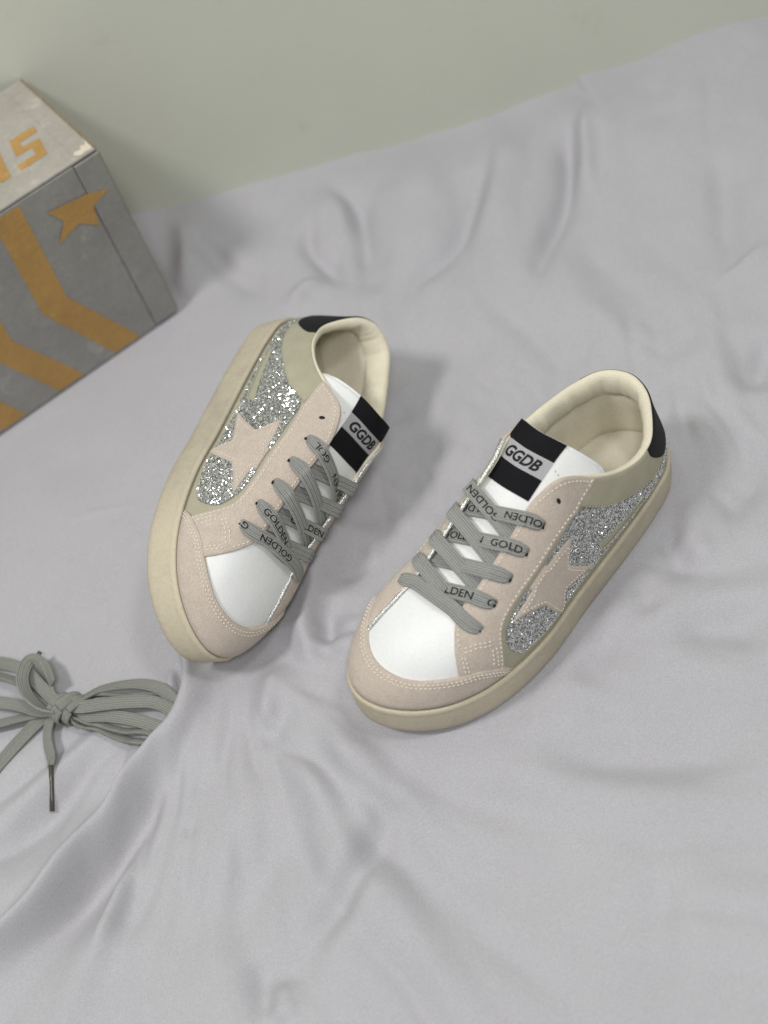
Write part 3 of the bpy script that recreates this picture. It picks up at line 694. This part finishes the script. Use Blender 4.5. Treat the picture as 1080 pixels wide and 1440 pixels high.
# ---------------------------------------------------------------- bed sheet (height field of folds)
def smooth(t): t = np.clip(t, 0, 1); return t*t*(3-2*t)
def seg_dist(X, Y, pts):
    """signed distance to a polyline and parameter along it (0..1)"""
    p = np.array(pts); L = np.r_[0, np.cumsum(np.linalg.norm(np.diff(p, axis=0), axis=1))]
    best = np.full(X.shape, 1e9); sg = np.ones(X.shape); par = np.zeros(X.shape)
    for i in range(len(p)-1):
        a, b_ = p[i], p[i+1]; d = b_-a; l2 = d@d; t = np.clip(((X-a[0])*d[0]+(Y-a[1])*d[1])/l2, 0, 1)
        dx, dy = X-a[0]-t*d[0], Y-a[1]-t*d[1]; dd = np.hypot(dx, dy); m_ = dd < best
        best = np.where(m_, dd, best); sg = np.where(m_, np.sign(d[0]*dy-d[1]*dx), sg); par = np.where(m_, (L[i]+t*(L[i+1]-L[i]))/L[-1], par)
    return best, sg, par
def vnoise(X, Y, scale, seed):
    r = np.random.default_rng(seed); T_ = r.uniform(-1, 1, (64, 64)); x = X*scale+17.3; y = Y*scale+9.1
    xi = np.floor(x).astype(int); yi = np.floor(y).astype(int); fx = smooth(x-xi); fy = smooth(y-yi); g = lambda i, j: T_[i % 64, j % 64]
    return (g(xi, yi)*(1-fx)+g(xi+1, yi)*fx)*(1-fy)+(g(xi, yi+1)*(1-fx)+g(xi+1, yi+1)*fx)*fy
WALL_Y = lambda x: .372-.08*x
NX, NY = 520, 500
xs = np.linspace(-.46, .60, NX); sy = np.linspace(0, 1, NY)
X = np.repeat(xs[:, None], NY, 1); Y = -.52+(WALL_Y(X)+.003+.52)*sy[None, :]
Z = np.zeros_like(X)
for pts, amp, wl, wr in FOLDS:
    pts = catmull(pts, 5)
    d, sg, t = seg_dist(X, Y, pts); w = np.where(sg > 0, wr, wl)*.001*np.where(Y > .1, 1.9, 1.5)*(.75 if amp > 12 or min(wl, wr) < 4 else 1)
    Lf = np.linalg.norm(np.diff(pts, axis=0), axis=1).sum(); fd = .10 if amp > 12 else .38; fade = smooth(t/fd)*smooth((1-t)/fd)
    Z += amp*(.0017 if amp > 12 else np.where(Y < -.03, .0023, .0019))*fade/(1+(d/w)**2)**1.6
def gnoise(x, y, seed):
    r = np.random.default_rng(seed); an = r.uniform(0, math.tau, (64, 64)); xi = np.floor(x).astype(int); yi = np.floor(y).astype(int); fx, fy = x-xi, y-yi
    q = lambda t: t*t*t*(t*(t*6-15)+10)
    def g(i, j, dx, dy): a = an[(xi+i) % 64, (yi+j) % 64]; return np.cos(a)*dx+np.sin(a)*dy
    u, v = q(fx), q(fy)
    return (g(0, 0, fx, fy)*(1-u)+g(1, 0, fx-1, fy)*u)*(1-v)+(g(0, 1, fx, fy-1)*(1-u)+g(1, 1, fx-1, fy-1)*u)*v
billow = lambda n, e=.035: np.sqrt(n*n+e*e)-e
warp1 = gnoise(X*9, Y*9, 60); warp2 = gnoise(X*22+5, Y*22, 61)
def fan(cx_, cy_, kt, kr, seed, tw=0.):
    """folds that spread out like rays from a pinch point"""
    r_ = np.hypot(X-cx_, Y-cy_); th = np.unwrap(np.arctan2(Y-cy_, X-cx_)*1.0, axis=0)*1.0
    th = np.mod(np.arctan2(Y-cy_, X-cx_)+math.pi*.25, math.tau); lr = np.log(r_+.03)
    ph = th*kt+warp1*.55+warp2*.16+tw*lr
    return r_, th, billow(gnoise(ph, lr*kr+3, seed)), billow(gnoise(ph*2.3+7, lr*kr*1.6, seed+1))
bend = .35*np.clip((.30-Y)/.3, 0, 1)**2*.3; pr = X*.88-Y*.47-bend+.02*warp1; pl = X*.47+Y*.88
b1 = billow(gnoise(pr*15, pl*2.6, 11), .045); b2 = billow(gnoise(pr*34+warp2*.5, pl*6, 12), .05); wR = smooth((Y-.02+.12*X)/.12)*smooth((X+.10)/.10)
Z += wR*(.0170*b1+.0040*b2)
r_, th, b1, b2 = fan(-.115, -.045, 4.6, 1.2, 23, -.5); wL = smooth((r_-.03)/.09)*smooth((.03-X)/.10)*smooth((-.04-Y)/.06)
Z += wL*(.0200*b1+.0042*b2)
pr = X*.35+Y*.94; pl = X*.94-Y*.35
b1 = billow(gnoise(pr*17+warp1*.8, pl*4.2, 37)); b2 = billow(gnoise(pr*38+warp2*.6, pl*9, 38)); wQ = smooth((X+.03)/.10)*smooth((-.07-Y)/.07)
Z += wQ*(.0140*b1+.0026*b2)
b1 = billow(gnoise(X*26+warp1*.7-Y*8, Y*9+X*4, 41)); b2 = billow(gnoise(X*55+warp2, Y*24, 42)); wM = smooth((X+.14)/.06)*smooth((.30-X)/.08)*smooth((Y+.16)/.06)*smooth((.12-Y)/.06)
Z += wM*(.0135*b1+.0040*b2)
Z += .0010*gnoise(X*16, Y*16, 1)+.0006*gnoise(X*40, Y*40, 2)+.0030*gnoise(X*5, Y*5, 3)-.002
# lifted against the wall along the back edge
ed = np.array(EDGE); ez = np.interp(X, ed[:, 0], ed[:, 1]); k = smooth(1-(WALL_Y(X)-Y)/.07)
Z = Z*(1-k)+k*(ez+Z*.25)
# flat under the standing shoe: follow the sole plane
def foot(root_m, mirror, n=80):
    A_ = np.linspace(0, PER, n, endpoint=False); o = outline(A_)*.001
    return np.array([(root_m @ Vector((p[0], -p[1] if mirror else p[1], 0)))[:] for p in o])
fa = foot(A_root.matrix_world, False)
ins = inpoly(np.stack([X.ravel(), Y.ravel()], -1), fa[:, :2]).reshape(X.shape); dA, _, _ = seg_dist(X, Y, np.vstack([fa, fa[:1]])[:, :2]); dA = np.where(ins, 0, dA)
c_, n_ = A_root.matrix_world.translation, (A_root.matrix_world.to_3x3() @ Vector((0, 0, 1)))
plane = c_.z-((X-c_.x)*n_.x+(Y-c_.y)*n_.y)/n_.z
wA = smooth(1-dA/.017); Z = Z*(1-wA)+wA*(plane-.0006+np.minimum(Z, 0)*.0)
wide = smooth(1-dA/.09)*(1-wA); Z += wide*plane*.8
# bunched up under the tipped shoe, held clear of its surface
dep = bpy.context.evaluated_depsgraph_get()
low = np.full(X.shape, np.inf)
vv = np.vstack([np.array([(B_root.matrix_world @ v.co)[:] for v in o.data.vertices]) for o in B_root.children if o.type == 'MESH' and o.name.split('.')[0] in ('sole', 'upper', 'eyestay', 'toe_cap', 'lining', 'lace_strand', 'tongue')])
ix = np.clip(np.round((vv[:, 0]-xs[0])/(xs[1]-xs[0])).astype(int), 0, NX-1); iy = np.clip(np.round((vv[:, 1]+.52)/(WALL_Y(vv[:, 0])+.523)*(NY-1)).astype(int), 0, NY-1)
np.minimum.at(low, (ix, iy), vv[:, 2])
for _ in range(4):
    pd = np.pad(low, 1, constant_values=np.inf); low = np.minimum.reduce([pd[i:i+NX, j:j+NY] for i in range(3) for j in range(3)])
cx = (B_root.matrix_world @ Vector((.13, .022, .05)))
ax = (B_root.matrix_world.to_3x3() @ Vector((1, 0, 0))); ax = np.array([ax.x, ax.y]); ax /= np.linalg.norm(ax)
la = (X-cx.x)*ax[0]+(Y-cx.y)*ax[1]; lb = -(X-cx.x)*ax[1]+(Y-cx.y)*ax[0]
Z += .030*np.exp(-(la/.075)**4)*np.exp(-((lb)/.030)**4)
Z = np.where(np.isfinite(low), np.minimum(Z, low-.0008), Z)
for _ in range(1):
    pd = np.pad(Z, 1, mode='edge'); Zs = sum(pd[i:i+NX, j:j+NY] for i in range(3) for j in range(3))/9; Z = Zs
# the box presses the sheet flat
bc, byaw = np.array([-.0919, .2641]), .3285; bw_, bd_ = np.array([-math.cos(byaw), -math.sin(byaw)]), np.array([-math.sin(byaw), math.cos(byaw)])
bu = (X-bc[0])*bw_[0]+(Y-bc[1])*bw_[1]; bv = (X-bc[0])*bd_[0]+(Y-bc[1])*bd_[1]
dB = np.hypot(np.maximum(0, np.maximum(-bu, bu-.33)), np.maximum(0, np.maximum(-bv, bv-.123))); wB = smooth(1-dB/.018); Z = Z*(1-wB)+wB*(-.0015)
Vc = np.stack([X, Y, Z], -1).reshape(-1, 3)
ii, jj = np.meshgrid(np.arange(NX-1), np.arange(NY-1), indexing='ij'); f0 = (ii*NY+jj).ravel()
o = mesh('bed_sheet', Vc, np.stack([f0, f0+NY, f0+NY+1, f0+1], -1), M['sheet']); o['kind'] = 'structure'
def sheet_z(x, y):
    i = (x-xs[0])/(xs[1]-xs[0]); j = (y+.52)/(WALL_Y(x)+.523)*(NY-1)
    return Z[int(np.clip(round(i), 0, NX-1)), int(np.clip(round(j), 0, NY-1))]
# ---------------------------------------------------------------- wall
V = []; nxw, nzw = 40, 20
for x in np.linspace(-1.3, 1.5, nxw):
    for z in np.linspace(-.25, 1.6, nzw): V.append((x, WALL_Y(x), z))
Fw = [(i*nzw+j, (i+1)*nzw+j, (i+1)*nzw+j+1, i*nzw+j+1) for i in range(nxw-1) for j in range(nzw-1)]
o = mesh('wall', V, Fw, M['wall']); o['kind'] = 'structure'

# ---------------------------------------------------------------- shoe box
box = thing('shoe_box', 'silver grey cardboard shoe box with ochre star and chevrons printed on its side', 'box')
box.matrix_world = Matrix.Translation((bc[0], bc[1], 0)) @ Matrix.Rotation(byaw, 4, 'Z')
BW, BD, BH = .33, .1225, .1667
import bmesh
def rbox(name, lo, hi, bev, mat, parent, cuts=0, dent=0):
    bm = bmesh.new(); bmesh.ops.create_cube(bm, size=1)
    for v in bm.verts: v.co = Vector([lo[i]+(v.co[i]+.5)*(hi[i]-lo[i]) for i in range(3)])
    bmesh.ops.bevel(bm, geom=list(bm.edges), offset=bev, segments=2, affect='EDGES', profile=.6)
    me = bpy.data.meshes.new(name); bm.to_mesh(me); bm.free(); me.materials.append(mat); return link(bpy.data.objects.new(name, me), parent)
# local frame: -x runs along the front to the left, +y into depth
rbox('body', (-BW, .0022, .001), (-.0022, BD, BH-.004), .0012, M['box'], box)
lid = rbox('lid', (-BW-.001, .001, BH-.0025), (.0, BD+.001, BH), .0010, M['box_top'], box)
# front sheet with a turned-over strip along its right edge
fr = rbox('front_panel', (-BW, 0, .0005), (-.0205, .0022, BH-.0030), .0006, M['box'], box)
rbox('side_flap', (-.0200, -.0006, .002), (.0006, .0022, BH-.0035), .0006, M['box'], box)
rbox('edge_strip', (-.0005, -.0003, .004), (.0012, BD, BH-.004), .0004, M['card_edge'], box)
rbox('lid_edge', (-.0006, .002, BH-.0006), (.0010, BD, BH+.0006), .0003, M['card_edge'], lid)
def decal(name, poly, parent, front=True, t=.0003, base=-.0006, mat='box_print'):
    n = len(poly); V = []
    for lift_ in (0, 1):
        for (u, v) in poly: V.append((-u, base-lift_*t, v) if front else (-u, v, BH+.0001+lift_*t))
    Fc = [tuple(range(n, 2*n))]+[(i, (i+1) % n, n+(i+1) % n, n+i) for i in range(n)]
    me_ = mesh(name, V, Fc, M[mat], parent, False)
    bm = bmesh.new(); bm.from_mesh(me_.data); bmesh.ops.recalc_face_normals(bm, faces=bm.faces); bmesh.ops.triangulate(bm, faces=bm.faces); bm.to_mesh(me_.data); bm.free()
    return me_
BS = BSTAR; cxs = np.mean(BS, axis=0)
decal('printed_star', [(u, v) for u, v in BS], box, base=-.0007)
decal('printed_chevron', [(.0885, .1618), (.0667, .1618), (.0700, .0735), (.0356, .0022), (.0593, .0022), (.0918, .0726)], box, base=0)
decal('printed_chevron', [(.1175, .1618), (.1400, .1618), (.1430, .0700), (.1117, .0022), (.0883, .0022), (.1215, .0690)], box, base=0)
decal('printed_chevron', [(.1690, .1618), (.1910, .1618), (.1940, .0700), (.1640, .0022), (.1425, .0022), (.1720, .0690)], box, base=0)
decal('printed_letter', [(.0193,.0625),(.0402,.0628),(.0447,.0427),(.0316,.0412),(.0330,.0323),(.0488,.0324),(.0495,.0254),(.0270,.0254),(.0228,.0462),(.0365,.0480),(.0352,.0548),(.0205,.0545)], lid, False)
decal('printed_letter', [(.0502,.0628),(.0560,.0628),(.0600,.0440),(.0690,.0628),(.0760,.0628),(.0835,.0254),(.0775,.0254),(.0735,.0450),(.0650,.0256),(.0575,.0256)], lid, False)

decal('torn_corner', [(.0012,.0030),(.0030,.0022),(.0062,.0030),(.0105,.0022),(.0150,.0060),(.0128,.0092),(.0082,.0080),(.0060,.0120),(.0036,.0098),(.0012,.0142)], lid, False, .0002, mat='worn_paper')
rbox('lid_crease', (-.0155, .012, BH-.0004), (-.0145, BD-.012, BH+.0004), .0002, M['box_top'], lid)

# ---------------------------------------------------------------- spare laces tied in a knot
lb = thing('shoelace_bundle', 'spare grey flat shoelaces tied in a knot with loose ends, lying by the sheet fold', 'shoelace')
kc = np.array((-.2374, -.0581, .0)); gz = max(0, sheet_z(kc[0], kc[1])); lb.location = tuple(kc)
LS = Shoe(lb, False)
def strand_on_sheet(name, pts, ang, lift_=0., width=8.6, mat='lace_olive', wf=None):
    p = catmull(pts, 8); 
    p[:, 2] = np.maximum(p[:, 2]+lift_, np.array([min(.003, sheet_z(q[0], q[1])) for q in p])+.0009)
    a = np.interp(np.linspace(0, 1, len(p)), np.linspace(0, 1, len(ang)), np.radians(ang))
    T_ = np.gradient(p, axis=0); T_ /= np.linalg.norm(T_, axis=1)[:, None]; up_ = np.array([0, 0, 1.]); side = np.cross(up_, T_); side /= np.linalg.norm(side, axis=1)[:, None]
    nn = np.cos(a)[:, None]*np.cross(T_, side)+np.sin(a)[:, None]*side
    # keep the low edge of a tilted band above the sheet
    low_ = np.abs(np.sin(a))*width*.0005; z_min = np.array([min(.003, sheet_z(q[0], q[1])) for q in p])+low_+.0008; p[:, 2] = np.maximum(p[:, 2], z_min)
    return LS.band(name, (p-kc)*1000, nn, width, 1.5, M[mat], None, wf)
loop_top = [(-0.2344,-0.0511,0.0090),(-0.2302,-0.0517,0.0100),(-0.2264,-0.0570,0.0090),(-0.2114,-0.0547,0.0070),(-0.1898,-0.0604,0.0060),(-0.1753,-0.0708,0.0060),(-0.1673,-0.0848,0.0050)]
loop_top2 = [(-0.2323,-0.0515,0.0080),(-0.2269,-0.0577,0.0080),(-0.2173,-0.0562,0.0060),(-0.1987,-0.0645,0.0050),(-0.1802,-0.0738,0.0050),(-0.1715,-0.0832,0.0030)]
main = [(-0.2344,-0.0592,0.0090),(-0.2261,-0.0653,0.0100),(-0.2108,-0.0695,0.0090),(-0.1944,-0.0748,0.0080),(-0.1787,-0.0825,0.0070),(-0.1650,-0.0973,0.0020)]
second = [(-0.2349,-0.0616,0.0060),(-0.2268,-0.0688,0.0070),(-0.2107,-0.0759,0.0060),(-0.1928,-0.0880,0.0060),(-0.1784,-0.1011,0.0050),(-0.1712,-0.1103,0.0030)]
low = [(-0.2347,-0.0655,0.0050),(-0.2312,-0.0723,0.0040),(-0.2181,-0.0820,0.0030),(-0.2054,-0.0939,0.0025),(-0.1947,-0.1029,0.0025),(-0.1850,-0.1054,0.0030),(-0.1751,-0.1057,0.0030)]
low2 = [(-0.2330,-0.0654,0.0060),(-0.2239,-0.0742,0.0040),(-0.2087,-0.0856,0.0030),(-0.1973,-0.0921,0.0030),(-0.1874,-0.0988,0.0030),(-0.1802,-0.1062,0.0030)]
ring = [(-0.2428,-0.0606,0.0080),(-0.2516,-0.0545,0.0090),(-0.2584,-0.0428,0.0100),(-0.2606,-0.0304,0.0110),(-0.2575,-0.0192,0.0100),(-0.2524,-0.0142,0.0080),(-0.2453,-0.0224,0.0060),(-0.2425,-0.0374,0.0060)]
left1 = [(-0.2996,-0.0209,0.0050),(-0.2810,-0.0331,0.0060),(-0.2667,-0.0426,0.0060),(-0.2552,-0.0523,0.0060),(-0.2420,-0.0583,0.0060)]
left2 = [(-0.2960,0.0082,0.0050),(-0.2768,-0.0023,0.0060),(-0.2656,-0.0112,0.0070),(-0.2578,-0.0210,0.0070),(-0.2512,-0.0349,0.0060),(-0.2433,-0.0504,0.0060)]
left3 = [(-0.2977,0.0024,0.0030),(-0.2789,-0.0105,0.0040),(-0.2660,-0.0226,0.0040),(-0.2540,-0.0384,0.0040),(-0.2456,-0.0512,0.0040)]
left4 = [(-0.3031,-0.0420,0.0030),(-0.2842,-0.0462,0.0030),(-0.2715,-0.0483,0.0030),(-0.2573,-0.0517,0.0040),(-0.2451,-0.0558,0.0040)]
tail1 = [(-0.2451,-0.0558,0.0040),(-0.2557,-0.0551,0.0030),(-0.2701,-0.0619,0.0020),(-0.2885,-0.0746,0.0020),(-0.3056,-0.0887,0.0020)]
tail2 = [(-0.2451,-0.0558,0.0040),(-0.2506,-0.0626,0.0050),(-0.2541,-0.0734,0.0040),(-0.2540,-0.0885,0.0030),(-0.2545,-0.0974,0.0020)]
aglet2 = [(-0.2551,-0.0972,0.0020),(-0.2579,-0.1001,0.0020),(-0.2624,-0.1189,0.0016)]
tail3 = [(-0.2439,-0.0511,0.0050),(-0.2456,-0.0348,0.0040),(-0.2474,-0.0230,0.0060),(-0.2477,-0.0164,0.0080),(-0.2481,-0.0107,0.0090)]
aglet3 = [(-0.2480,-0.0095,0.0095),(-0.2545,-0.0132,0.0060)]
strand_on_sheet('loop', left4, [15, 20, 25, 30])
strand_on_sheet('loop', left3, [35, 40, 40, 30])
strand_on_sheet('loop', left1, [-15, -10, 0, 10, 20], .001)
strand_on_sheet('loop', left2, [-45, -35, -25, -10, 0], .001)
strand_on_sheet('loop', low, [60, 50, 35, 40, 50, 40])
strand_on_sheet('loop', low2, [50, 50, 40, 40, 30])
strand_on_sheet('loop', second, [-30, -20, -20, -15, -10], .0005)
strand_on_sheet('loop', loop_top2, [70, 70, 65, 60, 50])
strand_on_sheet('loop', loop_top, [60, 50, 35, 20, 0, -20], .001)
strand_on_sheet('loop', main, [-20, -25, -20, -18, -10, 0], .003)
strand_on_sheet('loose_end', tail1, [30, 25, 20, 10, 0])
strand_on_sheet('loose_end', tail2, [0, -20, -30, -30, -40], .001, wf=lambda d, L: np.clip((L-d)/9+.35, .35, 1))
strand_on_sheet('loose_end', tail3, [60, 70, 70, 80, 80], .001, 6.5, wf=lambda d, L: np.clip((L-d)/9+.40, .40, 1))
strand_on_sheet('loop', ring, [-50, -55, -45, -35, -30, -30, -40, -50], .004)
# knot: wraps round the bundle
axk = np.array([.80, -.60, 0]); sk = np.array([.60, .80, 0]); zk = np.array([0, 0, 1.])
for (o_, tw, r1, r2) in ((-.0052, .55, .0078, .0066), (.0008, .80, .0098, .0082), (.0066, .65, .0088, .0072)):
    t = np.linspace(-.35, math.tau*.93, 60)
    p = np.array([.001*np.array([0, 0, 0])+axk*(o_+.0042*tw*math.sin(a)*1.6+.0012*(a/6))+sk*(r1*math.sin(a))+zk*(.0072+r2*math.cos(a)*1.0) for a in t])
    p[:, 2] = np.maximum(p[:, 2], .001+gz)
    cen = np.array([axk*o_+zk*.0072 for _ in t]); nn = p-cen; nn /= np.linalg.norm(nn, axis=1)[:, None]
    LS.band('knot', p*1000, nn, 8.2, 1.7, M['lace_olive'])
def tube(name, pts, r, mat, parent, n=10):
    p = np.asarray(pts); T_ = np.gradient(p, axis=0); T_ /= np.linalg.norm(T_, axis=1)[:, None]; s_ = np.cross(T_, [0, 0, 1.]); s_ /= np.linalg.norm(s_, axis=1)[:, None]; u_ = np.cross(s_, T_)
    V = [p[i]+r*(s_[i]*math.cos(a)+u_[i]*math.sin(a)) for i in range(len(p)) for a in np.arange(n)*math.tau/n]
    Fc = [(i*n+j, i*n+(j+1) % n, (i+1)*n+(j+1) % n, (i+1)*n+j) for i in range(len(p)-1) for j in range(n)]+[tuple(range(n))[::-1], tuple(range((len(p)-1)*n, len(p)*n))]
    return mesh(name, V, Fc, mat, parent)
t2 = np.array(tail2[-1])-kc; e2 = np.array(aglet2[-1])-kc; g2 = sheet_z(*(e2+kc)[:2])
t2[2] = max(t2[2], sheet_z(*(t2+kc)[:2])+.0018); e2[2] = g2+.0016; tube('aglet', [t2+(e2-t2)*k for k in (-.12, .3, .7, 1)], .0016, M['aglet'], lb)
t3 = np.array(aglet3[0])-kc; e3 = np.array(aglet3[1])-kc; tube('aglet', [t3+(e3-t3)*k for k in (-.15, .3, .7, 1.05)], .0015, M['aglet'], lb)
